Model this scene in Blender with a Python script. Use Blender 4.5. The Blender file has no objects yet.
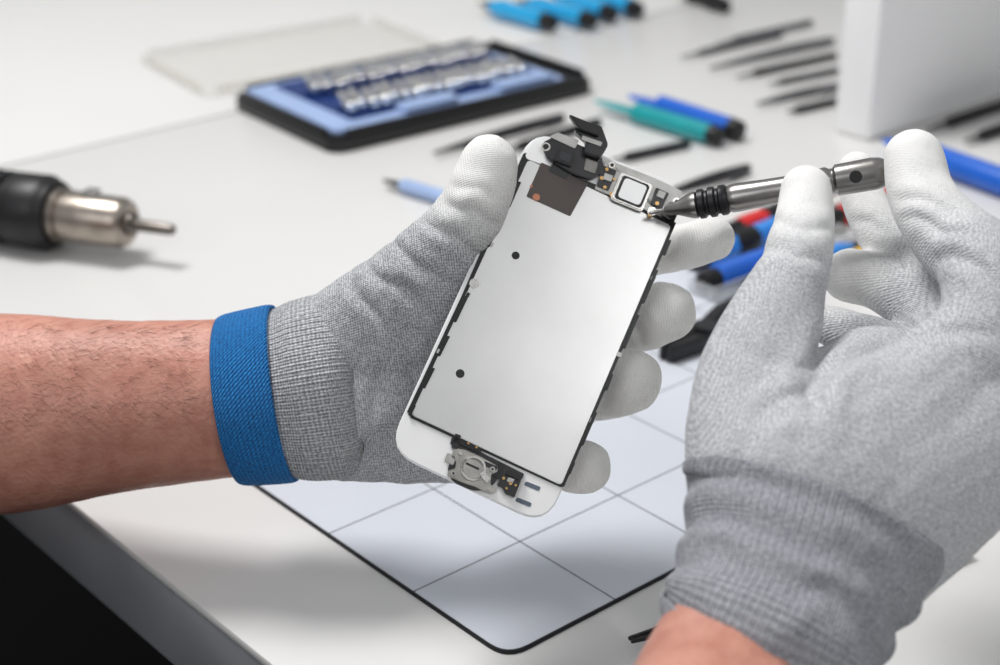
import bpy, bmesh, math, random
import numpy as np
from mathutils import Vector, Matrix, noise
random.seed(7)
sc = bpy.context.scene
col = sc.collection
# ------------------------------------------------------------------ camera
PITCH = math.radians(25); F = 60/36*1000; CAMZ = 0.345
cd = bpy.data.cameras.new("camera"); cam = bpy.data.objects.new("camera", cd); col.objects.link(cam)
cam.location = (0, 0, CAMZ); cam.rotation_euler = (math.pi/2-PITCH, 0, 0)
cd.lens = 60; cd.sensor_width = 36; cd.clip_start = 0.02; cd.clip_end = 50
cd.dof.use_dof = True; cd.dof.focus_distance = 0.555; cd.dof.aperture_fstop = 9.0
sc.camera = cam
R_ = Vector((1, 0, 0)); U_ = Vector((0, math.sin(PITCH), math.cos(PITCH))); F_ = Vector((0, math.cos(PITCH), -math.sin(PITCH)))
C_ = Vector((0, 0, CAMZ))
def ray(px, py): return F_ + R_*((px-500)/F) - U_*((py-332.5)/F)
def P(px, py, d): return C_ + ray(px, py)*d            # surveyed point at real depth d
def T(px, py, z=0.0):                                    # surveyed point on a horizontal plane
    r = ray(px, py); return C_ + r*((z-CAMZ)/r.z)
sc.view_settings.view_transform = 'Standard'
# ------------------------------------------------------------------ materials
def lin(c):
    if isinstance(c, str):
        c = [int(c[i:i+2], 16)/255 for i in (0, 2, 4)]
    return [x/12.92 if x <= .04045 else ((x+.055)/1.055)**2.4 for x in c]+[1]
def mat(name, c, rough=.5, metal=0, var=.06, vs=60, bump=0, bs=400, trans=0, alpha=1, sss=0, coat=0, ior=1.45):
    m = bpy.data.materials.new(name); m.use_nodes = True
    n = m.node_tree; b = n.nodes['Principled BSDF']
    c = lin(c)
    tc = n.nodes.new('ShaderNodeTexCoord'); nz = n.nodes.new('ShaderNodeTexNoise')
    nz.inputs['Scale'].default_value = vs; nz.inputs['Detail'].default_value = 4
    n.links.new(tc.outputs['Object'], nz.inputs['Vector'])
    rp = n.nodes.new('ShaderNodeValToRGB')
    rp.color_ramp.elements[0].position = .3; rp.color_ramp.elements[1].position = .7
    rp.color_ramp.elements[0].color = [max(0, x*(1-var)) for x in c[:3]]+[1]
    rp.color_ramp.elements[1].color = [min(1, x*(1+var)) for x in c[:3]]+[1]
    n.links.new(nz.outputs[0], rp.inputs[0]); n.links.new(rp.outputs[0], b.inputs['Base Color'])
    b.inputs['Roughness'].default_value = rough; b.inputs['Metallic'].default_value = metal
    b.inputs['Transmission Weight'].default_value = trans; b.inputs['Alpha'].default_value = alpha
    b.inputs['IOR'].default_value = ior; b.inputs['Coat Weight'].default_value = coat
    if sss:
        b.inputs['Subsurface Weight'].default_value = sss; b.inputs['Subsurface Scale'].default_value = .004
        b.inputs['Subsurface Radius'].default_value = (1, .35, .2)
    if bump:
        n2 = n.nodes.new('ShaderNodeTexNoise'); n2.inputs['Scale'].default_value = bs; n2.inputs['Detail'].default_value = 3
        n.links.new(tc.outputs['Object'], n2.inputs['Vector'])
        bp = n.nodes.new('ShaderNodeBump'); bp.inputs['Strength'].default_value = bump; bp.inputs['Distance'].default_value = .001
        n.links.new(n2.outputs[0], bp.inputs['Height']); n.links.new(bp.outputs[0], b.inputs['Normal'])
    return m
def math_node(n, op, a, b=None):
    x = n.nodes.new('ShaderNodeMath'); x.operation = op
    for i, v in enumerate((a, b)):
        if v is None: continue
        if isinstance(v, (int, float)): x.inputs[i].default_value = v
        else: n.links.new(v, x.inputs[i])
    return x.outputs[0]
def skin_mat():
    m = mat('skin', 'c28a78', .44, var=.14, vs=20, bump=.4, bs=620, sss=.1); n = m.node_tree; b = n.nodes['Principled BSDF']
    src = b.inputs['Base Color'].links[0].from_socket
    tc = n.nodes.new('ShaderNodeTexCoord'); z = n.nodes.new('ShaderNodeTexNoise'); z.inputs['Scale'].default_value = 150; z.inputs['Detail'].default_value = 6
    n.links.new(tc.outputs['Object'], z.inputs['Vector'])
    rp = n.nodes.new('ShaderNodeValToRGB'); rp.color_ramp.elements[0].position = .42; rp.color_ramp.elements[1].position = .68
    n.links.new(z.outputs[0], rp.inputs[0])
    mx = n.nodes.new('ShaderNodeMix'); mx.data_type = 'RGBA'; mx.inputs[7].default_value = lin('a05a4c')
    n.links.new(math_node(n, 'MULTIPLY', rp.outputs[0], .42), mx.inputs[0]); n.links.new(src, mx.inputs[6]); n.links.new(mx.outputs[2], b.inputs['Base Color'])
    return m
def glove_mat(name, dark, light, white, axis, period=.0009, bump=.5, kn=.06, soft=.3):
    """heather knit: rows along an axis, speckled yarn, fingertip coating through 'coat' attribute"""
    m = bpy.data.materials.new(name); m.use_nodes = True; n = m.node_tree; b = n.nodes['Principled BSDF']
    tc = n.nodes.new('ShaderNodeTexCoord'); mp = n.nodes.new('ShaderNodeMapping')
    a = axis.normalized(); q = a.to_track_quat('X', 'Z').inverted().to_euler()
    mp.vector_type = 'POINT'; mp.inputs['Rotation'].default_value = q
    n.links.new(tc.outputs['Object'], mp.inputs[0])
    wob = n.nodes.new('ShaderNodeTexNoise'); wob.inputs['Scale'].default_value = 35; n.links.new(mp.outputs[0], wob.inputs['Vector'])
    sx = n.nodes.new('ShaderNodeSeparateXYZ'); n.links.new(mp.outputs[0], sx.inputs[0])
    w = 2*math.pi/period; wb = math_node(n, 'MULTIPLY', wob.outputs[0], 14)
    s1 = math_node(n, 'SINE', math_node(n, 'ADD', math_node(n, 'MULTIPLY', sx.outputs[0], w), wb))
    s2 = math_node(n, 'SINE', math_node(n, 'ADD', math_node(n, 'MULTIPLY', math_node(n, 'ADD', sx.outputs[1], sx.outputs[2]), w*.8), wb))
    knit = math_node(n, 'ADD', s1, math_node(n, 'MULTIPLY', s2, .7))
    nz = n.nodes.new('ShaderNodeTexNoise'); nz.inputs['Scale'].default_value = 1900; nz.inputs['Detail'].default_value = 2
    st = n.nodes.new('ShaderNodeMapping'); st.inputs['Scale'].default_value = (1, .55, .55)
    n.links.new(mp.outputs[0], st.inputs[0]); n.links.new(st.outputs[0], nz.inputs['Vector'])
    rp = n.nodes.new('ShaderNodeValToRGB'); rp.color_ramp.elements[0].position = .33; rp.color_ramp.elements[1].position = .67
    rp.color_ramp.elements[0].color = lin(dark); rp.color_ramp.elements[1].color = lin(light)
    fac = math_node(n, 'ADD', nz.outputs[0], math_node(n, 'MULTIPLY', knit, kn))
    n.links.new(fac, rp.inputs[0])
    at = n.nodes.new('ShaderNodeAttribute'); at.attribute_name = 'coat'
    pz = n.nodes.new('ShaderNodeTexNoise'); pz.inputs['Scale'].default_value = 160; pz.inputs['Detail'].default_value = 4; n.links.new(tc.outputs['Object'], pz.inputs['Vector'])
    cf = math_node(n, 'SUBTRACT', math_node(n, 'MULTIPLY', at.outputs['Fac'], 1.05), math_node(n, 'MULTIPLY', math_node(n, 'SUBTRACT', .6, nz.outputs[0]), .35))
    cf = math_node(n, 'ADD', cf, math_node(n, 'MULTIPLY', math_node(n, 'SUBTRACT', pz.outputs[0], .5), math_node(n, 'MULTIPLY', at.outputs['Fac'], .7)))
    cl = n.nodes.new('ShaderNodeClamp'); n.links.new(cf, cl.inputs[0])
    mx = n.nodes.new('ShaderNodeMix'); mx.data_type = 'RGBA'
    n.links.new(cl.outputs[0], mx.inputs[0]); n.links.new(rp.outputs[0], mx.inputs[6]); mx.inputs[7].default_value = lin(white)
    n.links.new(mx.outputs[2], b.inputs['Base Color'])
    b.inputs['Roughness'].default_value = .8; b.inputs['Sheen Weight'].default_value = .1
    bp = n.nodes.new('ShaderNodeBump'); bp.inputs['Distance'].default_value = .0004
    n.links.new(math_node(n, 'MULTIPLY', math_node(n, 'SUBTRACT', 1.0, math_node(n, 'MULTIPLY', cl.outputs[0], soft)), bump), bp.inputs['Strength'])
    hh = math_node(n, 'ADD', math_node(n, 'MULTIPLY', knit, .4), nz.outputs[0])
    n.links.new(hh, bp.inputs['Height']); n.links.new(bp.outputs[0], b.inputs['Normal'])
    return m
def uv_knit(name, dark, light, nu, nv, diag=0, bump=.6, rough=.85, kn=.09):
    m = bpy.data.materials.new(name); m.use_nodes = True; n = m.node_tree; b = n.nodes['Principled BSDF']
    tc = n.nodes.new('ShaderNodeTexCoord'); sx = n.nodes.new('ShaderNodeSeparateXYZ'); n.links.new(tc.outputs['UV'], sx.inputs[0])
    u = math_node(n, 'MULTIPLY', sx.outputs[0], nu*2*math.pi); v = math_node(n, 'MULTIPLY', sx.outputs[1], nv*2*math.pi)
    if diag: u = math_node(n, 'ADD', u, math_node(n, 'MULTIPLY', v, diag))
    k = math_node(n, 'ADD', math_node(n, 'SINE', u), math_node(n, 'MULTIPLY', math_node(n, 'SINE', v), .8))
    nz = n.nodes.new('ShaderNodeTexNoise'); nz.inputs['Scale'].default_value = 1300; n.links.new(tc.outputs['Object'], nz.inputs['Vector'])
    fac = math_node(n, 'ADD', nz.outputs[0], math_node(n, 'MULTIPLY', k, kn))
    rp = n.nodes.new('ShaderNodeValToRGB'); rp.color_ramp.elements[0].position = .33; rp.color_ramp.elements[1].position = .67
    rp.color_ramp.elements[0].color = lin(dark); rp.color_ramp.elements[1].color = lin(light)
    n.links.new(fac, rp.inputs[0]); n.links.new(rp.outputs[0], b.inputs['Base Color'])
    b.inputs['Roughness'].default_value = rough
    bp = n.nodes.new('ShaderNodeBump'); bp.inputs['Strength'].default_value = bump; bp.inputs['Distance'].default_value = .0004
    n.links.new(k, bp.inputs['Height']); n.links.new(bp.outputs[0], b.inputs['Normal'])
    return m
# ------------------------------------------------------------------ object helpers
def top(o, label, category, group=None, kind=None):
    if label: o['label'] = label
    if category: o['category'] = category
    if group: o['group'] = group
    if kind: o['kind'] = kind
    return o
WORLD = {}
def setp(o, parent):
    if parent is not None:
        o.parent = parent; o.matrix_parent_inverse = WORLD[parent.name].inverted()
    return o
def add(name, me, M=None, parent=None, m=None, smooth=True):
    o = bpy.data.objects.new(name, me); col.objects.link(o)
    M = M or Matrix(); o.matrix_basis = M; WORLD[o.name] = M.copy()
    if m and not me.materials: me.materials.append(m)
    if smooth:
        for p in me.polygons: p.use_smooth = True
    return setp(o, parent)
def empty(name, loc, parent=None):
    o = bpy.data.objects.new(name, None); col.objects.link(o); o.empty_display_size = .01
    M = Matrix.Translation(loc); o.matrix_basis = M; WORLD[o.name] = M.copy()
    return setp(o, parent)
def from_bm(bm, name):
    me = bpy.data.meshes.new(name); bm.to_mesh(me); bm.free(); return me
def sharp(me, ang=35):
    try: me.set_sharp_from_angle(angle=math.radians(ang))
    except Exception: pass
def box(name, size, loc, M, m, parent=None, bevel=.0005, seg=2):
    bm = bmesh.new(); bmesh.ops.create_cube(bm, size=1)
    bmesh.ops.scale(bm, vec=size, verts=bm.verts); bmesh.ops.translate(bm, vec=loc, verts=bm.verts)
    if bevel: bmesh.ops.bevel(bm, geom=bm.edges[:], offset=bevel, segments=seg, affect='EDGES', profile=.5)
    me = from_bm(bm, name); o = add(name, me, M, parent, m); sharp(me); return o
def rpoly(pts, r, n=6):
    out = []; N = len(pts)
    for i in range(N):
        p0, p1, p2 = Vector(pts[i-1]), Vector(pts[i]), Vector(pts[(i+1) % N])
        a = (p0-p1); b = (p2-p1); rr = min(r, a.length*.49, b.length*.49)
        if rr <= 0: out.append(p1); continue
        A = p1+a.normalized()*rr; B = p1+b.normalized()*rr
        for k in range(n+1):
            t = k/n; out.append((1-t)**2*A+2*t*(1-t)*p1+t*t*B)
    return out
def prism(name, pts, z0, z1, M, m, parent=None, r=0, bevel=0):
    pts = rpoly([Vector(p[:2]) for p in pts], r) if r else [Vector(p[:2]) for p in pts]
    ar = sum(pts[i-1].x*pts[i].y-pts[i].x*pts[i-1].y for i in range(len(pts)))
    if ar < 0: pts = pts[::-1]
    bm = bmesh.new(); vs = [bm.verts.new((p.x, p.y, z0)) for p in pts]; f = bm.faces.new(vs)
    ex = bmesh.ops.extrude_face_region(bm, geom=[f]); nv = [e for e in ex['geom'] if isinstance(e, bmesh.types.BMVert)]
    bmesh.ops.translate(bm, vec=(0, 0, z1-z0), verts=nv)
    bmesh.ops.recalc_face_normals(bm, faces=bm.faces)
    if bevel:
        es = [e for e in bm.edges if all(abs(v.co.z-z1) < 1e-7 for v in e.verts)]
        bmesh.ops.bevel(bm, geom=es, offset=bevel, segments=2, affect='EDGES')
    me = from_bm(bm, name); o = add(name, me, M, parent, m); sharp(me, 30); return o
def axisM(p0, p1, roll=0):
    X = (p1-p0).normalized(); Z = Vector((0, 0, 1)); Y = Z.cross(X).normalized(); Z = X.cross(Y)
    M = Matrix(((X.x, Y.x, Z.x, p0.x), (X.y, Y.y, Z.y, p0.y), (X.z, Y.z, Z.z, p0.z), (0, 0, 0, 1)))
    return M @ Matrix.Rotation(roll, 4, 'X')
def lathe(name, prof, M, m, parent=None, seg=28, ysc=1, zsc=1, fn=None):
    vs = []; fs = []
    for (x, r) in prof:
        for k in range(seg):
            a = 2*math.pi*k/seg; rr = r*(fn(x, a) if fn else 1)
            vs.append((x, rr*math.cos(a)*ysc, rr*math.sin(a)*zsc))
    n = len(prof)
    for i in range(n-1):
        for k in range(seg):
            k2 = (k+1) % seg; fs.append((i*seg+k, i*seg+k2, (i+1)*seg+k2, (i+1)*seg+k))
    fs.append(tuple(range(seg))[::-1]) ; fs.append(tuple((n-1)*seg+k for k in range(seg)))
    me = bpy.data.meshes.new(name); me.from_pydata(vs, [], fs)
    bm = bmesh.new(); bm.from_mesh(me); bmesh.ops.recalc_face_normals(bm, faces=bm.faces); bm.to_mesh(me); bm.free()
    o = add(name, me, M, parent, m); sharp(me, 40); return o
def cr(P4, t):
    a, b, c, d = P4
    return .5*((2*b)+(-a+c)*t+(2*a-5*b+4*c-d)*t*t+(-a+3*b-3*c+d)*t**3)
def spline(pts, n):
    pts = [np.array(p, float) for p in pts]; L = len(pts); out = []
    ext = [2*pts[0]-pts[1]]+pts+[2*pts[-1]-pts[-2]]
    for i in range(L-1):
        for k in range(n): out.append(cr(ext[i:i+4], k/n))
    out.append(pts[-1]); return out
def path3(chain):   # (px,py,depth,rpx,k) -> xyz,r,k
    out = []
    for c in chain:
        c = list(c)+[1]*(5-len(c)); w = P(*c[:3]); out.append((w.x, w.y, w.z, c[3]*c[2]/F, c[4]))
    return out
def tube_data(chain, per=10, seg=72, disp=None, cap=False):
    pts = spline(path3(chain), per); N = len(pts); vs = []; fs = []; uv = []
    L = 0
    for i, p in enumerate(pts):
        c = Vector(p[:3]); q = Vector(pts[min(i+1, N-1)][:3])-Vector(pts[max(i-1, 0)][:3]); q.normalize()
        S = q.cross(F_).normalized(); D = q.cross(S).normalized()
        if i: L += (c-Vector(pts[i-1][:3])).length
        for k in range(seg):
            a = 2*math.pi*k/seg; r = p[3]
            dd = disp(i/(N-1), a, L) if disp else 0
            vs.append(c+S*math.cos(a)*(r+dd)+D*math.sin(a)*(r*p[4]+dd))
    for i in range(N-1):
        for k in range(seg):
            k2 = (k+1) % seg; fs.append((i*seg+k, i*seg+k2, (i+1)*seg+k2, (i+1)*seg+k))
            uv.append(((k/seg, i/(N-1)), ((k+1)/seg, i/(N-1)), ((k+1)/seg, (i+1)/(N-1)), (k/seg, (i+1)/(N-1))))
    if cap:
        fs.append(tuple(range(seg))); uv.append([(0, 0)]*seg)
        fs.append(tuple((N-1)*seg+k for k in range(seg))); uv.append([(0, 0)]*seg)
    return vs, fs, uv
def tube_obj(name, chains, m, parent=None, cap=False, thick=0, **kw):
    V = []; Fc = []; UV = []
    for ch in chains:
        v, f, u = tube_data(ch, cap=cap, **kw); o = len(V); V += v; Fc += [tuple(i+o for i in x) for x in f]; UV += u
    me = bpy.data.meshes.new(name); me.from_pydata([tuple(v) for v in V], [], Fc)
    ul = me.uv_layers.new(name='UVMap'); i = 0
    for f in UV:
        for c in f: ul.data[i].uv = c; i += 1
    bm = bmesh.new(); bm.from_mesh(me); bmesh.ops.recalc_face_normals(bm, faces=bm.faces); bm.to_mesh(me); bm.free()
    o = add(name, me, None, parent, m)
    if thick:
        md = o.modifiers.new('shell', 'SOLIDIFY'); md.thickness = thick; md.offset = -1
    return o
# icosphere template
_bm = bmesh.new(); bmesh.ops.create_icosphere(_bm, subdivisions=3, radius=1)
ICO_V = np.array([v.co[:] for v in _bm.verts]); ICO_F = np.array([[v.index for v in f.verts] for f in _bm.faces]); _bm.free()
CAMR = np.array([R_[:], U_[:], F_[:]])
def blob_glove(name, chains, coats, m, parent, voxel=.0009, smooth=7, wrinkle=.0005, creases=(), ridge=.9):
    V = []; Fc = []; off = 0
    for ch in chains:
        for p in spline(path3(ch), 9):
            s = ICO_V*p[3]; s = s@np.diag([1, 1, p[4]]); w = s@CAMR+p[:3]
            V.append(w); Fc.append(ICO_F+off); off += len(ICO_V)
    V = np.concatenate(V); Fc = np.concatenate(Fc)
    me = bpy.data.meshes.new('tmp'); me.from_pydata(V.tolist(), [], Fc.tolist())
    t = bpy.data.objects.new('tmp', me); col.objects.link(t)
    a = t.modifiers.new('r', 'REMESH'); a.mode = 'VOXEL'; a.voxel_size = voxel
    b = t.modifiers.new('s', 'SMOOTH'); b.factor = .5; b.iterations = smooth
    dg = bpy.context.evaluated_depsgraph_get(); me2 = bpy.data.meshes.new_from_object(t.evaluated_get(dg))
    bpy.data.objects.remove(t); me2.name = name; me2.materials.clear()
    N = len(me2.vertices); co = np.empty(N*3); me2.vertices.foreach_get('co', co); co = co.reshape(-1, 3)
    no = np.empty(N*3); me2.vertex_normals.foreach_get('vector', no); no = no.reshape(-1, 3)
    h = np.empty(N)
    for i in range(N):
        v = Vector(co[i]); h[i] = noise.noise(v*45)*.9+noise.noise(v*110)*.4-abs(noise.noise(v*90+Vector((5, 1, 2))))*ridge
    dis = h*wrinkle
    for cz in creases:   # crease line through point, normal dir (dx,dy)
        (px, py, d, dx, dy, hw, depth) = cz[:7]; wf = cz[7] if len(cz) > 7 else 1
        c = np.array(P(px, py, d)); ax = R_*dx-U_*dy; ax.normalize(); ax = np.array(ax)
        rel = co-c; al = rel@ax; dist = np.linalg.norm(rel-np.outer(al, ax), axis=1)
        al = al+.0012*wf*np.sin(dist*230+px)
        dis -= depth*np.exp(-(al/(.0016*wf))**2)*np.exp(-(dist/hw)**4)
        dis += depth*.6*np.exp(-((np.abs(al)-.004*wf)/(.0024*wf))**2)*np.exp(-(dist/hw)**4)
    co2 = co+no*dis[:, None]; me2.vertices.foreach_set('co', co2.ravel())
    cw = np.zeros(N)
    for (px, py, d, r0, r1) in coats:
        c = np.array(P(px, py, d)); q = np.linalg.norm(co-c, axis=1)
        cw = np.maximum(cw, np.clip((r1-q)/(r1-r0), 0, 1))
    at = me2.attributes.new('coat', 'FLOAT', 'POINT'); at.data.foreach_set('value', cw)
    me2.update()
    return add(name, me2, None, parent, m)
# ------------------------------------------------------------------ room + lights
az = math.radians(41)
e1 = Vector((-math.sin(az), math.cos(az), 0)); e2 = Vector((math.cos(az), math.sin(az), 0))
floor = box('floor', (8, 8, .05), (0, 0, 0), Matrix.Translation((0, 1, -.775)), mat('floor_dark_rubber', '080707', .95), None, 0)
top(floor, 'dark matte floor under the workbench', None, kind='structure')
W = bpy.data.worlds.new('world'); sc.world = W; W.use_nodes = True
wn = W.node_tree; bg = wn.nodes['Background']
tc = wn.nodes.new('ShaderNodeTexCoord'); sp = wn.nodes.new('ShaderNodeSeparateXYZ'); wn.links.new(tc.outputs['Generated'], sp.inputs[0])
rp = wn.nodes.new('ShaderNodeValToRGB'); wn.links.new(sp.outputs[2], rp.inputs[0])
rp.color_ramp.elements[0].position = 0; rp.color_ramp.elements[0].color = (.62, .63, .65, 1)
rp.color_ramp.elements[1].position = .8; rp.color_ramp.elements[1].color = (.96, .98, 1, 1)
wn.links.new(rp.outputs[0], bg.inputs[0]); bg.inputs[1].default_value = .43
def area(name, loc, tgt, size, power, colr=(1, 1, 1), sy=None):
    l = bpy.data.lights.new(name, 'AREA'); l.energy = power; l.size = size; l.color = colr
    if sy: l.shape = 'RECTANGLE'; l.size_y = sy
    o = bpy.data.objects.new(name, l); col.objects.link(o); o.location = loc
    o.rotation_euler = (Vector(tgt)-Vector(loc)).to_track_quat('-Z', 'Y').to_euler(); return o
area('ceiling_light', (-.50, .95, 1.5), (0, .6, 0), .55, 22.5, (1, .99, .98), .4)
area('plate_sheen_light', (.60, -.30, 1.15), (0, .5, .1), .35, 2.6, (1, 1, 1))  # added unseen softbox, puts a gradient sheen on the phone's shield plate
area('fill_light', (-.9, -.7, 1.0), (0, .5, 0), .8, 5, (.96, .98, 1))  # added fill from behind the camera, brightens the bench edge band
# ------------------------------------------------------------------ workbench
m_top = mat('white_laminate', 'd8d7d5', .3, var=.012, vs=8, bump=.03, bs=900)
m_trim = mat('grey_edge_band', 'a5a8ae', .38, .4, var=.1, vs=15)
m_line = mat('dark_joint_line', '3a3c40', .5)
m_leg = mat('dark_steel_leg', '141414', .5, .6)
O = T(175, 586); O.z = 0
MB = Matrix(((e2.x, e1.x, 0, O.x), (e2.y, e1.y, 0, O.y), (0, 0, 1, 0), (0, 0, 0, 1)))
sS = (T(130, 136)-O).dot(e1)
def bench(y0, y1, label):
    b = empty('workbench', MB@Vector((.6, (y0+y1)/2, -.75))); top(b, label, 'workbench')
    D = 1.9
    box('tabletop', (D, y1-y0, .004), (D/2, (y0+y1)/2, -.002), MB, m_top, b, .0010)
    box('joint_line', (D-.003, y1-y0-.002, .0014), (D/2+.0015, (y0+y1)/2, -.0047), MB, m_line, b, 0)
    box('core_panel', (D-.001, y1-y0-.002, .036), (D/2+.0005, (y0+y1)/2, -.0234), MB, m_trim, b, .001)
    for x in (.35, D-.08):
        for y in (y0+.08, y1-.08):
            box('leg', (.05, .05, .709), (x, y, -.3955), MB, m_leg, b, .002)
bench(-1.1, sS-.0013, 'white laminate workbench with grey edge band carrying the repair tools')
bench(sS+.0013, sS+1.3, 'second white laminate workbench butted against the first with thin seam')
# ------------------------------------------------------------------ repair mat
Dc = T(507, 661); Dc.z = 0
c1 = (T(413, 592)-T(325, 533)).length
CELL = ((T(413, 592)-Dc).length+(T(607, 605)-Dc).length+c1)/3
MM = Matrix(((e2.x, e1.x, 0, Dc.x), (e2.y, e1.y, 0, Dc.y), (0, 0, 1, 0), (0, 0, 0, 1)))
mw, ml = CELL*6, CELL*4
def mat_grid():
    m = mat('mat_surface', 'd0d4dc', .36, var=.03, vs=12)
    n = m.node_tree; b = n.nodes['Principled BSDF']; src = b.inputs['Base Color'].links[0].from_socket
    t = n.nodes.new('ShaderNodeTexCoord'); s = n.nodes.new('ShaderNodeSeparateXYZ'); n.links.new(t.outputs['Object'], s.inputs[0])
    ds = []
    for ax in (0, 1):
        f = math_node(n, 'FRACT', math_node(n, 'ADD', math_node(n, 'DIVIDE', s.outputs[ax], CELL), .5))
        ds.append(math_node(n, 'ABSOLUTE', math_node(n, 'SUBTRACT', f, .5)))
    d = math_node(n, 'MINIMUM', ds[0], ds[1]); k = math_node(n, 'LESS_THAN', d, .0056)
    mx = n.nodes.new('ShaderNodeMix'); mx.data_type = 'RGBA'; n.links.new(k, mx.inputs[0]); n.links.new(src, mx.inputs[6]); mx.inputs[7].default_value = lin('23262e')
    n.links.new(mx.outputs[2], b.inputs['Base Color']); return m
matE = empty('repair_mat', Dc); top(matE, 'pale grid work mat with thin black border on the workbench', 'mat')
rect = [(0, 0), (mw, 0), (mw, ml), (0, ml)]
prism('border', rect, .0001, .0012, MM, mat('mat_border_black', '17181c', .5), matE, r=.010, bevel=.0003)
e = .0011
prism('mat_surface', [(e, e), (mw-e, e), (mw-e, ml-e), (e, ml-e)], .00115, .0014, MM, mat_grid(), matE, r=.0095)
# ------------------------------------------------------------------ phone display assembly
u = (R_*.919-U_*.394).normalized(); v = (R_*-.381-U_*.89-F_*.25).normalized()
Zp = u.cross(-v).normalized(); Yp = Zp.cross(u)
Cp = P(539, 323, .566)
MP = Matrix(((u.x, Yp.x, Zp.x, Cp.x), (u.y, Yp.y, Zp.y, Cp.y), (u.z, Yp.z, Zp.z, Cp.z), (0, 0, 0, 1)))
def Q(px, py):
    r = ray(px, py); t = (Cp-C_).dot(Zp)/r.dot(Zp); w = C_+r*t
    l = MP.inverted()@w; return (l.x, l.y)
mp_white = mat('white_glass_bezel', 'eeeeee', .25, var=.02, coat=.5)
mp_steel = mat('brushed_steel_shield', 'c8c8c7', .33, .9, var=.06, vs=25, bump=.02, bs=1500)
mp_black = mat('black_plastic_gasket', '101012', .35)
mp_blackm = mat('black_flex_cable', '17171a', .3, coat=.4)
mp_brown = mat('dark_shield_sticker', '4a4340', .45, .3)
mp_chrome = mat('polished_bracket_metal', 'c4c2be', .25, .9)
mp_dull = mat('satin_steel_plate', 'a6a5a2', .4, .8, var=.12, vs=200)
mp_brk = mat('brushed_bracket_steel', '9a9893', .35, .85, var=.2, vs=260)
mp_brk2 = mat('dark_bracket_steel', '7c7a76', .4, .85, var=.2, vs=260)
mp_gold = mat('gold_contact', 'b8935f', .3, .9)
mp_copper = mat('copper_pad', 'a8715a', .4, .7)
mp_hole = mat('screw_hole_dark', '1b1b1c', .5)
ph = empty('phone_screen_assembly', Cp); top(ph, 'white smartphone screen assembly with steel shield plate in a gloved hand', 'phone part')
def PP(name, pts, z0, z1, m, r=0, bevel=0): return prism(name, [Q(*p) for p in pts], z0, z1, MP, m, ph, r, bevel)
PP('bezel', [(533, 128), (687, 187), (547, 526), (387, 450)], -.0022, -.0004, mp_white, r=.0105, bevel=.0004)
PP('gasket', [(524, 152), (678, 213), (562.5, 488), (409, 417)], -.0005, .0001, mp_black, r=.0012)
PP('rim', [(533, 140), (681, 196), (676, 214), (524, 158)], -.0005, .00015, mp_white, r=.002)
PP('shield_plate', [(528, 160), (671, 226), (561, 485.5), (411, 415)], .0001, .0006, mp_steel, r=.0015, bevel=.00015)
PP('gasket_rail', [(518, 176), (521, 177), (410, 414), (407, 412)], -.0004, .0004, mp_black, r=.0002)
PP('gasket_rail', [(673, 222), (676, 223), (564, 487), (561, 486)], -.0004, .0004, mp_black, r=.0002)
for a in [(517, 182, 506, 207), (498, 222, 485, 247), (466, 293, 452, 322), (446, 336, 436, 356), (431, 368, 421, 388), (412, 405, 407, 415)]:
    PP('clip', [(a[0]+1, a[1]), (a[0]+4, a[1]+1), (a[2]+4, a[3]+1), (a[2]+1, a[3])], 0, .0009, mp_black, r=.0003)
for a in [(668, 240, 662, 255), (655, 270, 641, 303), (636, 315, 622, 348), (610, 374, 604, 390), (594, 412, 580, 445), (572, 462, 567, 474)]:
    PP('clip', [(a[0], a[1]), (a[0]+3, a[1]+1), (a[2]+3, a[3]+1), (a[2], a[3])], 0, .0009, mp_black, r=.0003)
for (x, y) in [(491, 244), (468, 294), (439, 351), (653, 278), (619, 354), (592, 420)]:
    PP('clip_tab', [(x-1, y-2), (x+3, y), (x+1, y+4), (x-3, y+2)], 0, .0008, mp_dull, r=.0002)
PP('shield_sticker', [(541, 163), (588, 184), (570, 217), (526, 197)], .0006, .0008, mp_brown, r=.0006)
PP('shield_sticker', [(555, 158), (573, 166), (566, 180), (548, 172)], .0006, .0009, mp_blackm, r=.0006)
def disc(name, px, py, rr, z0, z1, m, ring=0):
    c = Q(px, py); pts = [(c[0]+rr*math.cos(a*math.pi/12), c[1]+rr*math.sin(a*math.pi/12)) for a in range(24)]
    if not ring: return prism(name, pts, z0, z1, MP, m, ph)
    prof = [(0, ring), (0, rr), (z1-z0, rr), (z1-z0, ring), (0, ring)]
    Mx = MP@Matrix.Translation((c[0], c[1], z0))@Matrix.Rotation(-math.pi/2, 4, 'Y'); return lathe(name, prof, Mx, m, ph, 24)
disc('screw_hole', 515.5, 256, .0014, .0005, .00066, mp_hole)
disc('screw_hole', 460, 374, .0015, .0005, .00066, mp_hole)
disc('rivet', 474, 284, .0017, .0006, .0008, mp_chrome)
disc('copper_pad', 536, 198, .0013, .0008, .00095, mp_copper)
disc('copper_pad', 531, 187, .0005, .0008, .00095, mp_copper)
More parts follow.
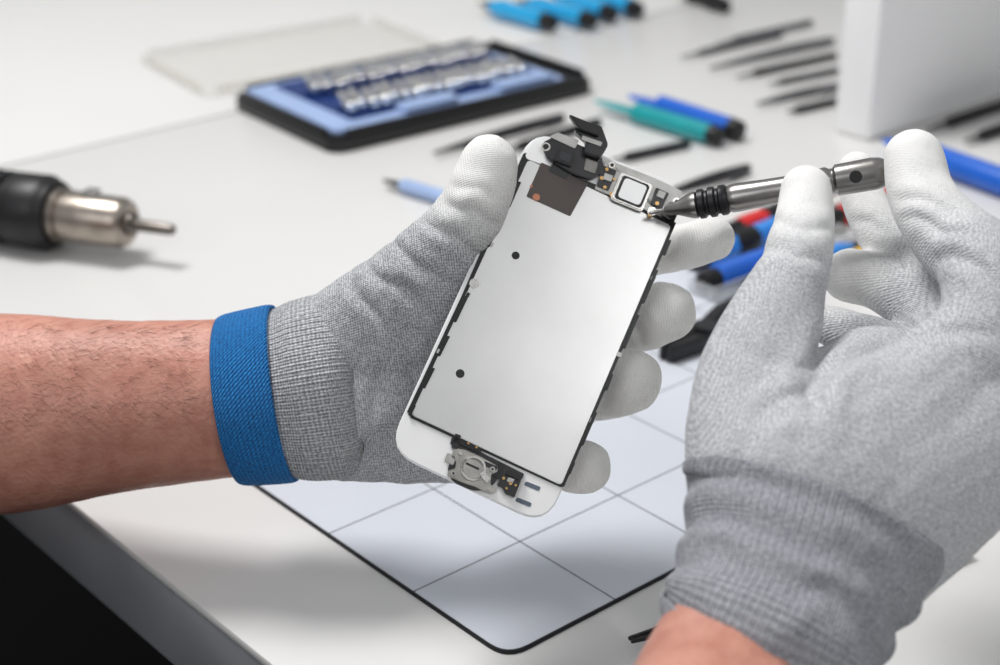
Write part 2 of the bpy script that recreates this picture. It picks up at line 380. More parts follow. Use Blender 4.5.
# black sensor flex / earpiece mount at the top
PP('flex_cable', [(541, 145), (556, 137), (600, 156), (604, 172), (590, 182), (572, 176), (546, 160)], .0004, .0022, mp_blackm, r=.0015, bevel=.0003)
PP('flex_cable', [(548, 139), (557, 135), (578, 143), (574, 151)], .0022, .0026, mp_dull, r=.0006)
PP('connector', [(576, 128), (600, 133), (606, 150), (598, 163), (582, 158), (584, 146), (572, 136)], .0022, .0055, mp_blackm, r=.0012, bevel=.0004)
PP('connector', [(566, 121), (578, 126), (600, 134), (596, 143), (576, 136)], .005, .0072, mp_black, r=.001, bevel=.0003)
PP('connector_lip', [(580, 141), (600, 148), (598, 152), (579, 145)], .0055, .0058, mp_dull, r=.0004)
PP('camera_bracket', [(557, 150), (575, 157), (570, 170), (552, 163)], .002, .0032, mp_black, r=.0008, bevel=.0003)
PP('camera_window', [(560, 154), (571, 158), (568, 166), (557, 162)], .0032, .0034, mat('dark_lens_glass', '2a2d33', .1, coat=1), r=.0008)
PP('flex_trace', [(585, 160), (597, 165), (594, 176), (583, 172)], .0022, .0025, mp_brk2, r=.0004)
disc('camera_lens', 545, 149, .0016, .0018, .0024, mp_chrome)
disc('camera_lens', 545, 149, .0010, .0024, .0026, mp_black)
# earpiece speaker module
PP('bracket_plate', [(606, 160), (652, 178), (682, 192), (678, 204), (668, 203), (662, 219), (672, 222), (594, 190), (598, 180)], .0001, .0011, mp_dull, r=.0008, bevel=.0002)
PP('earpiece_module', [(620, 174), (652, 187), (641, 214), (609, 201)], .0011, .0026, mp_chrome, r=.0014, bevel=.0004)
PP('earpiece_mesh', [(624, 180), (646, 189), (638, 208), (616, 199)], .0026, .0028, mp_white, r=.0014)
PP('earpiece_groove', [(622, 177), (649, 188), (639.5, 211), (612.5, 200)], .00258, .00265, mp_black, r=.0014)
PP('flex_cable', [(602, 167), (616, 172), (608, 192), (596, 187)], .0011, .0018, mp_blackm, r=.0005)
for (x, y, w_) in [(601, 180, .0007), (606, 171, .0006), (611, 196, .0008), (604, 189, .0006), (656, 205, .0007), (649, 217, .0007), (661, 212, .0006), (613, 181, .0005)]:
    disc('solder_contact', x, y, w_, .0011, .0021, mp_gold)
PP('flex_cable', [(655, 189), (668, 195), (661, 210), (650, 206)], .0011, .0019, mp_blackm, r=.0005)
PP('chip', [(658, 192), (665, 195), (662, 201), (655, 198)], .0019, .0024, mp_dull, r=.0002)
PP('chip', [(604, 175), (612, 178), (610, 184), (602, 181)], .0018, .0024, mp_dull, r=.0002)
disc('screw', 676, 203, .0015, .0004, .0016, mp_chrome)
disc('screw', 651, 213, .0016, .0011, .0021, mp_chrome)
disc('screw', 611, 167, .0012, .0011, .0020, mp_chrome)
disc('screw_recess', 676, 203, .0007, .0016, .0017, mp_hole); disc('screw_recess', 611, 167, .0006, .002, .0021, mp_hole)
PP('slot', [(654, 179), (670, 186), (668, 190), (652, 183)], -.0004, -.0003, mp_hole, r=.0005)
# home button assembly at the bottom
PP('flex_cable', [(452, 437), (486, 455), (524, 474), (522, 479), (484, 461), (450, 444)], -.0004, .0006, mp_blackm, r=.0004)
PP('flex_cable', [(455, 434), (461, 436), (457, 450), (451, 448)], -.0004, .0012, mp_blackm, r=.0004)
PP('home_button_ring', [(455, 449), (498, 468), (497, 482), (486, 490), (472, 491), (452, 482), (447, 470)], -.0004, .0006, mp_blackm, r=.002)
PP('home_button_bracket', [(455, 449), (464, 450), (482, 458), (498, 467), (497, 473), (491, 474), (490, 485), (496, 489), (493, 494), (482, 491), (474, 487), (462, 483), (453, 479), (447, 477), (448, 471), (455, 469), (456, 462), (450, 458)], .0006, .0012, mp_brk, r=.0007, bevel=.0002)
PP('home_button_arm', [(447, 453), (456, 457), (453, 466), (444, 462)], .0004, .0012, mp_dull, r=.0007, bevel=.0002)
disc('home_button_rim', 473, 469, .0042, .0012, .0018, mp_chrome, ring=.0034)
disc('home_button', 473, 469, .0034, .0010, .0014, mp_brk2)
PP('spring_plate', [(462, 459), (476, 461), (485, 470), (481, 481), (468, 479), (460, 470)], .0014, .0018, mp_brk, r=.0010, bevel=.0001)
PP('spring_arm', [(478, 474), (484, 472), (490, 479), (486, 484)], .0012, .0019, mp_chrome, r=.0004, bevel=.0001)
PP('spring_slot', [(466, 463), (479, 469), (478, 471), (465, 465)], .0018, .00185, mp_hole, r=.0002)
PP('flex_cable', [(484, 462), (497, 467), (496, 471), (483, 466)], .0012, .0017, mp_blackm, r=.0003)
disc('screw', 453, 474, .0008, .0012, .0017, mp_dull); disc('screw', 492, 470, .0009, .0012, .0018, mp_dull); disc('screw', 488, 489, .0007, .0012, .0016, mp_dull); disc('screw', 460, 454, .0006, .0012, .0016, mp_chrome)
disc('screw_recess', 492, 470, .0004, .0018, .0019, mp_hole); disc('screw_recess', 453, 474, .0004, .0017, .0018, mp_hole)
PP('connector', [(504, 467), (523, 475), (514, 498), (505, 494), (502, 488), (497, 486)], -.0004, .0014, mp_blackm, r=.0005, bevel=.0002)
PP('connector_lip', [(507, 470), (520, 476), (518, 481), (505, 475)], .0014, .0022, mp_black, r=.0003, bevel=.0001)
PP('flex_cable', [(498, 462), (505, 465), (500, 480), (493, 477)], .0004, .0010, mp_black, r=.0004)
PP('connector', [(455, 437), (482, 449), (480, 454), (453, 442)], .0002, .0012, mp_black, r=.0004)
for (x, y, q) in [(503, 479, .0005), (510, 484, .0006), (506, 489, .0004), (515, 486, .0004), (468, 444, .0004), (476, 448, .0004)]: disc('solder_contact', x, y, q, .0010, .0019, mp_gold)
PP('chip', [(508, 478), (514, 480), (512, 484), (506, 482)], .0014, .0019, mp_dull, r=.0002)
mp_slot = mat('grey_slot', '5a6472', .5)
for (x, y) in [(533, 486), (524, 502)]:
    PP('slot', [(x-7, y-5), (x+8, y+1), (x+6, y+5), (x-9, y-1)], -.0004, -.00025, mp_slot, r=.0006)
# ------------------------------------------------------------------ precision screwdriver
ds = empty('precision_screwdriver', P(650, 213, .572)); top(ds, 'steel precision screwdriver with black grip rings touching the phone screen', 'screwdriver')
p0 = P(649, 213, .5735); p1 = P(906, 168, .551); Mx = axisM(p0, p1); L = (p1-p0).length
m_ds = mat('brushed_steel_driver', '94918e', .28, .95, var=.08, vs=150)
k = L/257
def pr(l): return [(a*k, r*k) for a, r in l]
lathe('bit', pr([(0, 1.2), (3, 2.2), (16, 2.6), (17, 3.5)]), Mx, mp_chrome, ds, 16)
lathe('tip_collar', pr([(16, 3.5), (19, 5.5), (30, 7.5), (42, 12.5), (46, 13.6), (49, 13.8)]), Mx, m_ds, ds)
lathe('grip_ring', pr([(49, 12.5), (50, 12.5), (52, 15.2), (57, 15.2), (59, 12.8), (61, 12.8), (63, 15.5), (68, 15.5), (70, 13), (72, 13), (74, 15.5), (79, 15.5), (82, 13)]), Mx, mat('black_grip', '232326', .4, .4), ds)
lathe('barrel', pr([(82, 12.8), (84, 14.0), (90, 14.6), (120, 13.4), (140, 13), (172, 14), (180, 15), (184, 12.5), (187, 12.5), (190, 15.6), (226, 16.2), (233, 15), (239, 12), (239, 0.1)]), Mx, m_ds, ds)
for xx in (209,):
    Mh = Mx@Matrix.Translation((xx*k, 0, 0))
    d = (C_-(Mh@Vector((0, 0, 0)))).normalized(); ld = (Mx.to_3x3().inverted()@d); ld.x = 0; ld.normalize()
    w0 = Mh@(ld*15.2*k); w1 = Mh@(ld*16.3*k)
    lathe('through_hole', [(0, .0021), ((w1-w0).length, .0021)], axisM(w0, w1), mp_hole, ds, 20, zsc=1)
lathe('swivel_cap', pr([(238, 9), (239, 13), (248, 14), (252, 11), (254, 4)]), Mx, m_ds, ds)
# ------------------------------------------------------------------ person: forearms, gloves
m_skin = skin_mat()
def skin_disp(t, a, L):
    return .0007*noise.noise(Vector((L*30, math.cos(a)*1.5, math.sin(a)*1.5)))+.0003*noise.noise(Vector((L*150, math.cos(a)*6, math.sin(a)*6)))
armL = [(-420, 430, .66, 125, .9), (-200, 418, .635, 113, .85), (0, 413, .615, 101, .8), (110, 407, .607, 88, .76), (215, 399, .602, 79, .74), (290, 393, .60, 78, .72), (340, 388, .60, 78, .6)]
armR = [(805, 545, .465, 95, .75), (768, 628, .452, 90, .72), (732, 690, .44, 98, .78), (690, 790, .41, 110, .85), (640, 930, .37, 130, .9)]
person = tube_obj('person', [armL, armR], m_skin, None, cap=True, per=14, disp=skin_disp)
top(person, 'person in light grey knit gloves holding a phone screen and screwdriver', 'person')
g_axisL = (P(400, 380, .6)-P(280, 394, .6))
m_gl = glove_mat('heather_grey_knit', '82858b', 'cfd0d2', 'ecebe8', g_axisL, .00085, .6, .10)
LC = [
 [(300, 391, .60, 82, .62), (350, 385, .60, 88, .55), (400, 390, .598, 80, .5), (450, 395, .602, 72, .42), (500, 390, .61, 60, .4)],
 [(340, 350, .598, 62, .6), (385, 322, .59, 62, .62), (425, 278, .583, 50, .8), (452, 240, .577, 39), (468, 216, .574, 36.5), (478, 195, .572, 34), (486, 176, .571, 32, .9), (490, 162, .57, 29, .85)],
 [(350, 420, .60, 62, .6), (400, 430, .598, 54, .6), (450, 440, .598, 44, .6), (500, 445, .597, 36, .7)],
 [(400, 330, .60, 60, .5), (450, 320, .605, 48, .6), (500, 290, .61, 33), (580, 265, .61, 27), (650, 252, .602, 25), (690, 246, .594, 24), (711, 239, .591, 23.5)],
 [(450, 360, .61, 50, .5), (510, 342, .614, 32), (590, 334, .608, 29), (640, 321, .594, 31), (666, 311, .587, 31)],
 [(450, 400, .606, 45, .5), (500, 398, .612, 32), (565, 396, .604, 29), (606, 389, .589, 31), (631, 381, .581, 31.5)],
 [(450, 430, .60, 42, .6), (490, 440, .602, 30), (540, 458, .588, 26), (570, 466, .575, 26), (585, 467, .570, 27)],
]
coatL = [(489, 160, .57, .012, .036), (476, 205, .573, .006, .020), (708, 239, .591, .018, .038), (664, 312, .587, .016, .034), (629, 382, .581, .016, .034), (584, 467, .57, .016, .034)]
cre = [(480, 190, .56, -.3, 1, .012, .0004), (474, 212, .56, -.4, 1, .014, .0007), (455, 238, .565, -.6, 1, .016, .0008), (425, 268, .575, -.7, 1, .018, .0010), (404, 292, .57, -.7, 1, .020, .0011), (384, 330, .575, -.9, .6, .024, .0010), (378, 390, .58, 1, .3, .03, .0010), (405, 360, .58, 1, -.2, .03, .0010, 1.4), (395, 430, .58, .6, 1, .03, .0010, 1.3), (665, 248, .585, 1, -.2, .012, .0005), (636, 322, .585, 1, -.3, .012, .0006), (604, 390, .58, 1, -.1, .012, .0006)]
gl = blob_glove('glove', LC, coatL, m_gl, person, creases=cre, wrinkle=.0009, voxel=.0008); gl['label'] = 'heather grey knit glove with white fingertips and blue wrist band'
def cuffdispL(t, a, L): return .0005*noise.noise(Vector((L*60, math.cos(a)*2, math.sin(a)*2)))+.00015*math.sin(a*90)
m_cuffL = uv_knit('ribbed_grey_cuff', '82858b', 'cdced0', 170, 42, kn=.11)
tube_obj('cuff', [[(262, 396, .601, 82, .74), (280, 394, .60, 84, .74), (300, 391.5, .60, 90, .73), (335, 386, .60, 93, .70), (350, 384, .60, 91.5, .62), (358, 383, .60, 86, .55)]], m_cuffL, gl, thick=.0012, seg=360, disp=cuffdispL)
m_band = uv_knit('blue_elastic_webbing', '0a5a9c', '1a80c8', 130, 14, diag=1, bump=.7)
def bdisp(t, a, L): return .0006*(1-abs(2*t-1)**8)
b = tube_obj('wrist_band', [[(231, 400.5, .6025, 84.5, .78), (257, 397, .6015, 87, .78), (285, 393, .601, 89, .78)]], m_band, gl, thick=.0018, seg=180, disp=bdisp); b['label'] = 'blue woven elastic wrist band'
# right glove
g_axisR = (P(860, 350, .5)-P(780, 600, .46))
m_gr = glove_mat('light_grey_knit', '919398', 'cbccce', 'e8e7e5', g_axisR, .00085, .38, .09, soft=.6)
RC = [
 [(806, 190, .533, 25.5, .9), (804, 222, .528, 30.5, .9), (799, 250, .522, 34, .95), (792, 275, .518, 37), (775, 318, .508, 47, .85), (757, 370, .498, 57, .75), (752, 430, .488, 67, .7), (770, 490, .478, 84, .7)],
 [(914, 158, .541, 30, .9), (920, 190, .538, 33.5), (935, 218, .532, 36), (958, 243, .526, 41), (988, 275, .511, 48), (990, 340, .501, 60, .8), (940, 400, .497, 74, .7), (880, 460, .485, 98, .65), (825, 510, .474, 120, .6)],
 [(1010, 330, .51, 75, .7), (1000, 410, .50, 75, .65), (940, 470, .487, 85, .65), (850, 520, .473, 110, .6)],
 [(875, 405, .513, 80, .50), (830, 445, .496, 88, .50), (790, 465, .482, 90, .6)],
 [(857, 171, .588, 20), (864, 200, .585, 22.5), (884, 236, .575, 25), (930, 285, .555, 34), (970, 340, .53, 50)],
 [(850, 276, .570, 28), (885, 284, .562, 30), (930, 310, .548, 38), (960, 350, .53, 50)],
 [(832, 327, .560, 21), (865, 340, .550, 26), (910, 365, .535, 38)],
]
coatR = [(806, 190, .533, .010, .042), (914, 157, .541, .010, .044), (857, 178, .588, .012, .036), (846, 276, .570, .006, .028)]
creR = [(803, 226, .515, -.15, 1, .014, .0006), (798, 258, .51, -.25, 1, .014, .0007), (925, 202, .52, -.5, 1, .014, .0007), (942, 230, .515, -.6, 1, .016, .0009), (962, 262, .50, -.7, 1, .018, .0011, 1.2),
        (745, 350, .47, -.5, 1, .020, .0008, 1.2), (840, 350, .48, 1, .7, .030, .0020, 1.5), (815, 392, .465, .75, 1, .026, .0011, 1.4), (915, 345, .475, .2, 1, .028, .0011, 1.4), (905, 315, .475, .1, 1, .020, .0010, 1.1), (870, 222, .57, -.6, 1, .010, .0006)]
gr = blob_glove('glove', RC, coatR, m_gr, person, creases=creR, wrinkle=.0006, voxel=.0008, ridge=.2, smooth=5); gr['label'] = 'light grey knit glove with white fingertips gripping the screwdriver'
def cuffdispR(t, a, L):
    w = noise.noise(Vector((math.cos(a)*1.1, math.sin(a)*1.1, 3)))+.4*noise.noise(Vector((math.cos(a)*4, math.sin(a)*4, 8)))
    amp = .6+.6*noise.noise(Vector((math.cos(a)*2, math.sin(a)*2, t*5)))
    fold = .0016*amp*math.sin((t*5.2+w*.32)*2*math.pi)*min(1, max(0, t-.12)*2.5)
    edge = max(0, min(1, (1-t)*7))
    return fold*edge+.0002*noise.noise(Vector((L*90, math.cos(a)*3, math.sin(a)*3)))*edge+.00012*math.sin(a*85)
m_cuffR = uv_knit('blue_grey_ribbed_cuff', '777a81', 'b3b5bb', 85*2, 70, bump=.55, kn=.10)
tube_obj('cuff', [[(818, 506, .472, 131, .55), (814, 519, .471, 137, .65), (803, 550, .466, 127, .71), (785, 596, .458, 116.5, .76), (771, 630, .452, 112, .82), (766, 641, .452, 110, .82)]], m_cuffR, gr, thick=.0014, seg=400, per=18, disp=cuffdispR)
# arm hair
hc = bpy.data.curves.new('arm_hair', 'CURVE'); hc.dimensions = '3D'; hc.bevel_depth = .00004; hc.bevel_resolution = 1
pts = spline(path3(armL), 14)
for i in range(900):
    t = random.uniform(14, 55); j = int(t); p = np.array(pts[j])*(1-t+j)+np.array(pts[j+1])*(t-j)
    q = (Vector(pts[j+1][:3])-Vector(pts[j][:3])).normalized(); S = q.cross(F_).normalized(); D = q.cross(S).normalized()
    if S.z < 0: S = -S
    if D.dot(F_) > 0: D = -D
    a = random.uniform(.35, 1.7)
    nrm = S*math.cos(a)+D*math.sin(a); base = Vector(p[:3])+S*math.cos(a)*p[3]+D*math.sin(a)*p[3]*p[4]
    tg = (D*math.cos(a)-S*math.sin(a)).normalized()
    s = hc.splines.new('POLY'); s.points.add(3); ln = random.uniform(.004, .009); dr = (q*random.uniform(.3, 1)+tg*random.uniform(-.2, .7)).normalized()
    for kx in range(4):
        f = kx/3; w = base+nrm*(ln*.14*math.sin(f*1.8))+dr*ln*f-nrm*.0002
        s.points[kx].co = (*w, 1); s.points[kx].radius = 1-.8*f
hair = bpy.data.objects.new('arm_hair', hc); col.objects.link(hair)
m_hair = bpy.data.materials.new('dark_hair'); m_hair.use_nodes = True; hn = m_hair.node_tree; hn.nodes.remove(hn.nodes['Principled BSDF'])
hd = hn.nodes.new('ShaderNodeBsdfDiffuse'); hz = hn.nodes.new('ShaderNodeTexNoise'); hz.inputs['Scale'].default_value = 300
hr_ = hn.nodes.new('ShaderNodeValToRGB'); hr_.color_ramp.elements[0].color = (.03, .015, .01, 1); hr_.color_ramp.elements[1].color = (.09, .045, .028, 1)
hn.links.new(hz.outputs[0], hr_.inputs[0]); hn.links.new(hr_.outputs[0], hd.inputs[0]); hn.links.new(hd.outputs[0], hn.nodes['Material Output'].inputs[0])
hc.materials.append(m_hair); hair['kind'] = 'stuff'
WORLD['arm_hair'] = Matrix(); setp(hair, person)
# ------------------------------------------------------------------ heat gun
m_blk = mat('black_rubber', '141416', .42)
m_worn = mat('worn_nozzle_steel', '9d948b', .3, .9, var=.2, vs=120)
ht = empty('heat_gun', T(20, 245)); top(ht, 'black ribbed heat gun handpiece with steel nozzle on the workbench', 'heat gun')
a0 = T(-150, 186, .021); a1 = T(174, 230, .021); Mh = axisM(a0, a1); L = (a1-a0).length
pf = [(0, .001), (0, .017)]
x = .004
while x < L*.545: pf += [(x, .0175), (x+.0015, .0205), (x+.0045, .0205), (x+.006, .0175)]; x += .0075
x = L*.545+.001
pf += [(x, .0205), (x+.016, .0208), (x+.018, .0195), (x+.022, .018), (x+.024, .012)]
lathe('handle', pf, Mh, m_blk, ht)
n0 = L*.545+.016
pe = L*(282/324)
lathe('nozzle', [(n0, .0128), (n0+.004, .0150), (n0+.012, .0150), (n0+.0125, .0130), (n0+.014, .0130), (n0+.0145, .0142), (pe-.004, .0138), (pe-.001, .0122), (pe, .0060)], Mh, m_worn, ht)
lathe('nozzle_tip', [(pe-.001, .0065), (pe+.003, .0062), (pe+.004, .0034), (L-.002, .0032), (L, .0025)], Mh, mat('dark_tip_steel', '6e6863', .3, .9), ht)
box('clamp_screw', (.008, .008, .006), (n0+.03, .0, .0140), Mh, mp_chrome, ht, .0012)
# ------------------------------------------------------------------ bit set
B0 = T(334, 156); B1 = T(596, 93); B2 = T(250, 104)
ux = (B1-B0); LX = ux.length; ux.normalize(); uy = Vector((-ux.y, ux.x, 0)); LY = (B2-B0).dot(uy); LY = max(.06, min(LY, .16))
MC = Matrix(((ux.x, uy.x, 0, B0.x), (ux.y, uy.y, 0, B0.y), (0, 0, 1, 0), (0, 0, 0, 1)))
cs = empty('bit_set_case', MC@Vector((LX/2, LY/2, 0))); top(cs, 'open black tool case with blue tray of steel screwdriver bits', 'tool case')
m_navy = mat('navy_blue_tray', '16336f', .4); m_lblue = mat('light_blue_tray', '9db3da', .35); m_casek = mat('black_case_plastic', '0e0f13', .35)
prism('case_shell', [(0, 0), (LX, 0), (LX, LY), (0, LY)], .0005, .011, MC, m_casek, cs, r=.012, bevel=.002)
for (cx, cy, sx, sy) in [(LX/2, .0025, LX-.024, .004), (LX/2, LY-.0025, LX-.024, .004), (.0025, LY/2, .004, LY-.024), (LX-.0025, LY/2, .004, LY-.024)]:
    box('case_rim', (sx, sy, .004), (cx, cy, .0125), MC, m_casek, cs, .001)
g = .006
prism('insert_tray', [(g, g), (LX-g-.016, g), (LX-g-.016, LY-g), (g, LY-g)], .011, .0135, MC, m_lblue, cs, r=.009, bevel=.0008)
prism('bit_rack', [(LX*.12, LY*.14), (LX*.86, LY*.14), (LX*.86, LY*.90), (LX*.12, LY*.90)], .0135, .0145, MC, m_navy, cs, r=.004, bevel=.0003)
prism('tray_pad', [(LX*.28, LY*.06), (LX*.48, LY*.06), (LX*.48, LY*.17), (LX*.28, LY*.17)], .0145, .0175, MC, m_lblue, cs, r=.003, bevel=.0006)
prism('tray_pad', [(LX*.64, LY*.06), (LX*.86, LY*.06), (LX*.86, LY*.17), (LX*.64, LY*.17)], .0145, .0175, MC, m_lblue, cs, r=.003, bevel=.0006)
for yy in (.29, .61):
    box('rack_bar', (LX*.72, .003, .004), (LX*.49, LY*yy, .0160), MC, m_navy, cs, .0006)
m_bit = mat('steel_bit', 'f0efeb', .15, 1.0)
proto = None
for j in range(2):
    for i in range(17):
        xx = LX*(.14+.68*(i+.5*j)/17); yy = LY*(.19+.36*j+.012*math.sin(i*1.9+j))
        st = MC@Vector((xx, yy, .0198)); en = MC@Vector((xx+.007, yy+.027, .0232))
        M = axisM(st, en)@Matrix.Rotation(i*1.7, 4, 'X')@Matrix.Scale(1+.05*math.sin(i*2.3+j), 4)
        if proto is None:
            o = lathe('screwdriver_bit', [(0, .0028), (.0008, .0034), (.013, .0034), (.0145, .0019), (.0175, .0019), (.0185, .0028), (.0245, .0026), (.027, .0010)], M, m_bit, None, 12)
            proto = o
        else:
            o = proto.copy(); col.objects.link(o); o.matrix_basis = M
        top(o, 'small shiny steel screwdriver bit lying in the blue tray', 'screwdriver bit', 'bits in the blue tray')
# clear lid lying beyond
Lm = empty('case_lid', T(330, 62)); top(Lm, 'clear plastic case lid lying on the workbench beside the bit set', 'lid')
m_clear = mat('clear_plastic', 'dedbd2', .08, alpha=.12, var=.02); m_clear2 = mat('clear_plastic_rim', 'c9c3b4', .1, alpha=.2, var=.02)
L0 = T(205, 100); L1 = T(450, 55); lx = (L1-L0); LLX = lx.length; lx.normalize(); ly = Vector((-lx.y, lx.x, 0))
ML = Matrix(((lx.x, ly.x, 0, L0.x), (lx.y, ly.y, 0, L0.y), (0, 0, 1, 0), (0, 0, 0, 1)))
prism('lid_panel', [(0, 0), (LLX, 0), (LLX, .12), (0, .12)], .0005, .002, ML, m_clear, Lm, r=.01)
for (cx, cy, sx, sy) in [(LLX/2, .002, LLX-.02, .002), (LLX/2, .118, LLX-.02, .002), (.002, .06, .002, .1), (LLX-.002, .06, .002, .1)]:
    box('lid_rim', (sx, sy, .006), (cx, cy, .005), ML, m_clear2, Lm, .0006)
# ------------------------------------------------------------------ tools
def screwdriver(a, b, hr, mh, label, frac=.6, group=None, sm=None, name='screwdriver', grip=None):
    p = T(a[0], a[1], hr+.0005); q = T(b[0], b[1], hr+.0005); e_ = empty(name, (p.x, p.y, 0)); top(e_, label, 'screwdriver', group)
    M = axisM(p, q); L = (q-p).length; h = L*frac
    lathe('handle', [(0, hr*.6), (.002, hr*.95), (h*.15, hr), (h*.5, hr*.92), (h*.8, hr), (h*.92, hr*.8), (h, hr*.55)], M, mh, e_, 24, fn=lambda x, a: 1-.06*abs(math.sin(3*a)))
    if grip: lathe('grip', [(h*.3, hr*.9), (h*.33, hr*1.06), (h*.45, hr*1.0), (h*.52, hr*1.06), (h*.55, hr*.9)], M, grip, e_, 24)
    lathe('end_cap', [(-.010, hr*.4), (-.009, hr*.75), (-.001, hr*.85), (.002, hr*.8)], M, m_blk, e_, 20)
    lathe('collar', [(h, hr*.5), (h+.004, hr*.5), (h+.005, hr*.3)], M, m_blk, e_, 20)
    lathe('shaft', [(h+.004, hr*.26), (L-.004, hr*.24), (L, hr*.12)], M, sm or mp_chrome, e_, 12)
m_cy = mat('cyan_plastic', '1aa0d8', .2, coat=.5); m_teal = mat('teal_plastic', '12959a', .25, coat=.4); m_blue = mat('blue_plastic', '1560c8', .25, coat=.4)
m_blue2 = mat('bright_blue_plastic', '2585de', .25, coat=.5)
m_red = mat('red_plastic', 'd82020', .3, coat=.3); m_yel = mat('yellow_plastic', 'ecb820', .35)
for (a, b) in [((545, 21), (478, 3)), ((585, 19), (515, 0)), ((606, 12), (548, -8)), ((632, 8), (572, -14))]:
    screwdriver(a, b, .0085, m_cy, 'small screwdriver with glossy cyan handle and black cap', .8, 'cyan screwdrivers on the workbench')
screwdriver((720, 4), (670, -14), .007, m_blk, 'small black-handled screwdriver lying on the workbench', .7)
def spudger(a, b, r, m1, m2, label, flat=.25, group=None):
    p = T(a[0], a[1], r+.0005); q = T(b[0], b[1], r+.0005); e_ = empty('pry_tool', (p.x, p.y, 0)); top(e_, label, 'pry tool', group)
    M = axisM(p, q); L = (q-p).length
    lathe('handle', [(0, r*.5), (.001, r*.9), (.006, r), (L*(1-flat), r), (L*(1-flat)+.003, r*.6)], M, m1, e_, 20)
    lathe('pry_tip', [(L*(1-flat), r*.8), (L*(1-flat*.5), r*.7), (L, r*.35)], M, m2, e_, 16, zsc=.45)
    if r > .006: lathe('end_cap', [(-.004, r*.7), (-.003, r*.95), (.004, r*1.03), (.005, r*.9)], M, m_blk, e_, 20)
spudger((716, 136), (596, 101), .0068, m_teal, m_teal, 'teal plastic pry tool with dark cap lying on the workbench', .35)
spudger((736, 130), (630, 96), .0072, m_blue, m_blue, 'blue plastic pry tool lying beside the teal one', .3)
spudger((1020, 188), (885, 140), .0085, m_blue, m_blue, 'large blue plastic pry tool resting beside the white organizer', .15)
spudger((480, 208), (384, 180), .0045, m_lblue, m_blk, 'thin pale blue brush with black tip on the workbench', .22)
m_dk = mat('dark_steel_tool', '39393c', .3, .7)
def tweezers(a, b, label, w=.0045, group=None, gap=.004, m_=None):
    p = T(a[0], a[1], .004); q = T(b[0], b[1], .004); e_ = empty('tweezers', (p.x, p.y, 0)); top(e_, label, 'tweezers', group)
    M = axisM(p, q); L = (q-p).length
    for s in (1, -1):
        up = []; dn = []
        for i in range(15):
            t = i/14; off = s*(gap*max(0, math.sin(math.pi*min(1, t*1.05)))**.8*.9+.0009); wd = .0013*(1-.6*t)
            up.append((t*L, off+wd)); dn.append((t*L, off-wd))
        hw = w/2
        bm = bmesh.new(); rings = []
        for (x0, y0), (x1, y1) in zip(up, dn):
            t = x0/L; z = hw*(1-.8*t**2)
            rings.append([bm.verts.new(c) for c in ((x0, y0, z), (x1, y1, z), (x1, y1, -z), (x0, y0, -z))])
        for r1, r2 in zip(rings, rings[1:]):
            for kk in range(4): bm.faces.new((r1[kk], r1[(kk+1) % 4], r2[(kk+1) % 4], r2[kk]))
        bm.faces.new(rings[0]); bm.faces.new(rings[-1]); bmesh.ops.recalc_face_normals(bm, faces=bm.faces)
        me = from_bm(bm, 'arm'); add('arm', me, M, e_, m_ or m_dk, smooth=False)
    box('joint', (.018, .0045, w*1.05), (.008, 0, 0), M, m_ or m_dk, e_, .0006)
def rod(a, b, r, label, m1=None, group=None):
    spudger(a, b, r, m1 or m_dk, m1 or m_dk, label, .2, group)
tweezers((562, 117), (434, 153), 'dark steel tweezers lying on the workbench', gap=.003)
rod((600, 121), (500, 152), .003, 'slim black pry stick lying on the workbench', m_blk)
rod((690, 143), (612, 160), .0028, 'slim dark steel probe lying on the workbench')
tweezers((748, 168), (664, 194), 'black steel tweezers lying on the workbench', gap=.003)
G = 'dark tools in a row on the workbench'
m_st = mat('grey_steel_tool', '77777a', .25, .9)
for i, (a, b) in enumerate([((782, 34), (680, 57)), ((832, 40), (710, 68)), ((836, 55), (735, 77)), ((838, 70), (768, 84)), ((838, 86), (757, 104)), ((840, 100), (787, 112)), ((812, 22), (715, 44))]):
    if i in (1, 4): tweezers(a, b, 'grey steel tweezers lying in a row of slender tools', group=G, m_=m_st, gap=.0035)
    else: rod(a, b, .0025, 'slim grey steel probe lying in a row of slender tools', group=G, m1=m_st if i in (0, 3, 6) else None)
rod((1040, 92), (925, 130), .0035, 'black steel probe at the foot of the white organizer', m_blk)
rod((1050, 112), (965, 141), .0035, 'black steel probe at the foot of the white organizer', m_blk)
tweezers((965, 547), (630, 640), 'black steel tweezers lying on the workbench beside the gloved wrist', w=.006, gap=.005, m_=m_blk)
# white organizer
W0 = T(868, 142)
MW = Matrix(((e2.x, e1.x, 0, W0.x), (e2.y, e1.y, 0, W0.y), (0, 0, 1, 0), (0, 0, 0, 1)))
og = empty('desk_organizer', W0); top(og, 'white laminate storage organizer standing on the workbench', 'organizer')
m_wb = mat('white_board', 'f4f4f4', .4, var=.01)
tk = (T(833, 132)-W0).dot(e1); tk = max(.02, tk)
box('side_panel', (.45, tk, .32), (.225, tk/2, .161), MW, m_wb, og, .001)
box('top_panel', (.45, .25, .016), (.225, tk/2-.05+.1, .330), MW, m_wb, og, .001)
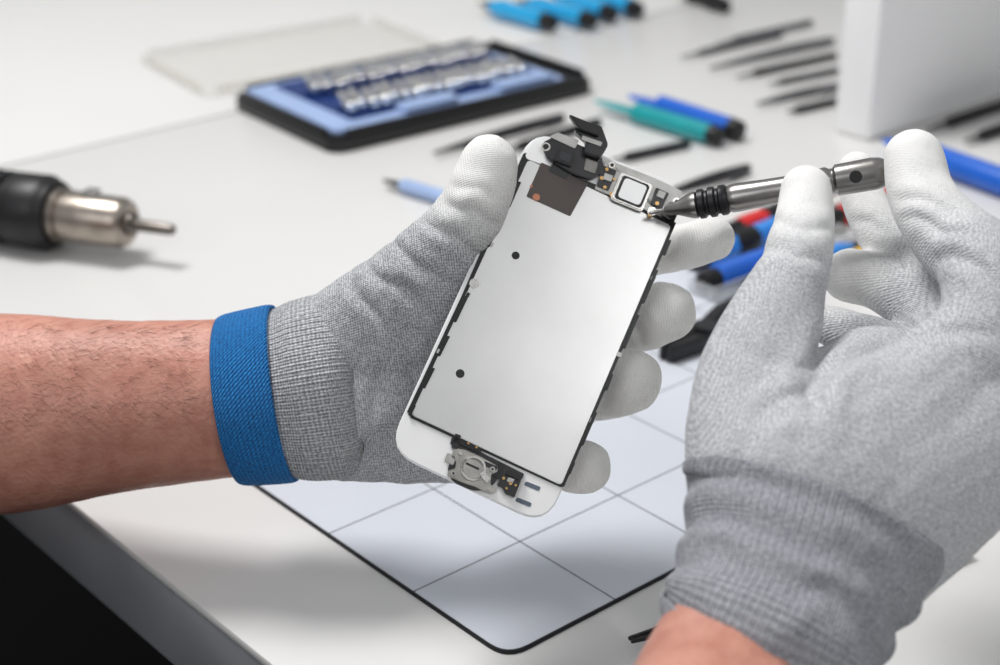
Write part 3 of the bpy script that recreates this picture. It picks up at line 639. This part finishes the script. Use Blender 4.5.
# small tray + handles behind the working hand
m_bin = mat('translucent_bin_plastic', 'dfe3e6', .15, alpha=.3)
K0 = T(714, 306); MK = Matrix(((e2.x, e1.x, 0, K0.x), (e2.y, e1.y, 0, K0.y), (0, 0, 1, 0.0005), (0, 0, 0, 1)))
bn = empty('parts_tray', K0); top(bn, 'shallow translucent plastic parts tray on the workbench', 'tray')
box('tray_base', (.12, .018, .002), (.06, .009, .0025), MK, m_bin, bn, .0005)
for (sx, sy, cx, cy) in [(.12, .0016, .06, .0008), (.12, .0016, .06, .0172), (.0016, .018, .0008, .009), (.0016, .018, .1192, .009)]:
    box('tray_wall', (sx, sy, .007), (cx, cy, .0053), MK, m_bin, bn, .0004)
CG = 'coloured screwdrivers'
screwdriver((703, 256), (848, 202), .0072, m_blue2, 'bright blue screwdriver with black grip lying on the workbench', .6, CG, grip=m_blk)
screwdriver((738, 229), (890, 173), .0066, m_red, 'red-handled screwdriver with black grip on the workbench', .5, CG, grip=m_blk)
screwdriver((714, 279), (862, 223), .0072, m_blue, 'blue-handled screwdriver with dark end cap on the workbench', .62, CG)
screwdriver((762, 283), (905, 228), .0068, m_blue2, 'bright blue screwdriver with red grip on the workbench', .6, CG, grip=m_red)
screwdriver((846, 264), (960, 222), .0062, m_yel, 'yellow-handled small screwdriver on the workbench', .6, CG, grip=m_blk)
screwdriver((838, 216), (950, 176), .0062, m_red, 'small red-handled screwdriver on the workbench', .6, CG)
# black pliers
pl = empty('pliers', T(700, 335)); top(pl, 'small black pliers lying on the repair mat', 'pliers')
q0 = T(668, 352, .006); q1 = T(756, 312, .006); Mq = axisM(q0, q1)
prism('jaw', [(-.002, -.004), (.018, -.007), (.03, -.006), (.03, 0), (-.002, 0)], -.004, .004, Mq, m_blk, pl, r=.002, bevel=.0006)
prism('jaw', [(-.002, .0005), (.03, .0005), (.03, .007), (.018, .008), (-.002, .0045)], -.004, .004, Mq, m_blk, pl, r=.002, bevel=.0006)
lathe('pivot', [(0, .006), (.0015, .006)], Mq@Matrix.Translation((.027, 0, .0042))@Matrix.Rotation(-math.pi/2, 4, 'Y'), m_dk, pl)
prism('handle', [(.03, -.006), (.05, -.014), (.09, -.016), (.09, -.009), (.052, -.007), (.03, .001)], -.0045, .0045, Mq, m_blk, pl, r=.002, bevel=.001)
prism('handle', [(.03, .007), (.05, .014), (.09, .016), (.09, .009), (.052, .007), (.03, -.001)], -.0045, .0045, Mq, m_blk, pl, r=.002, bevel=.001)
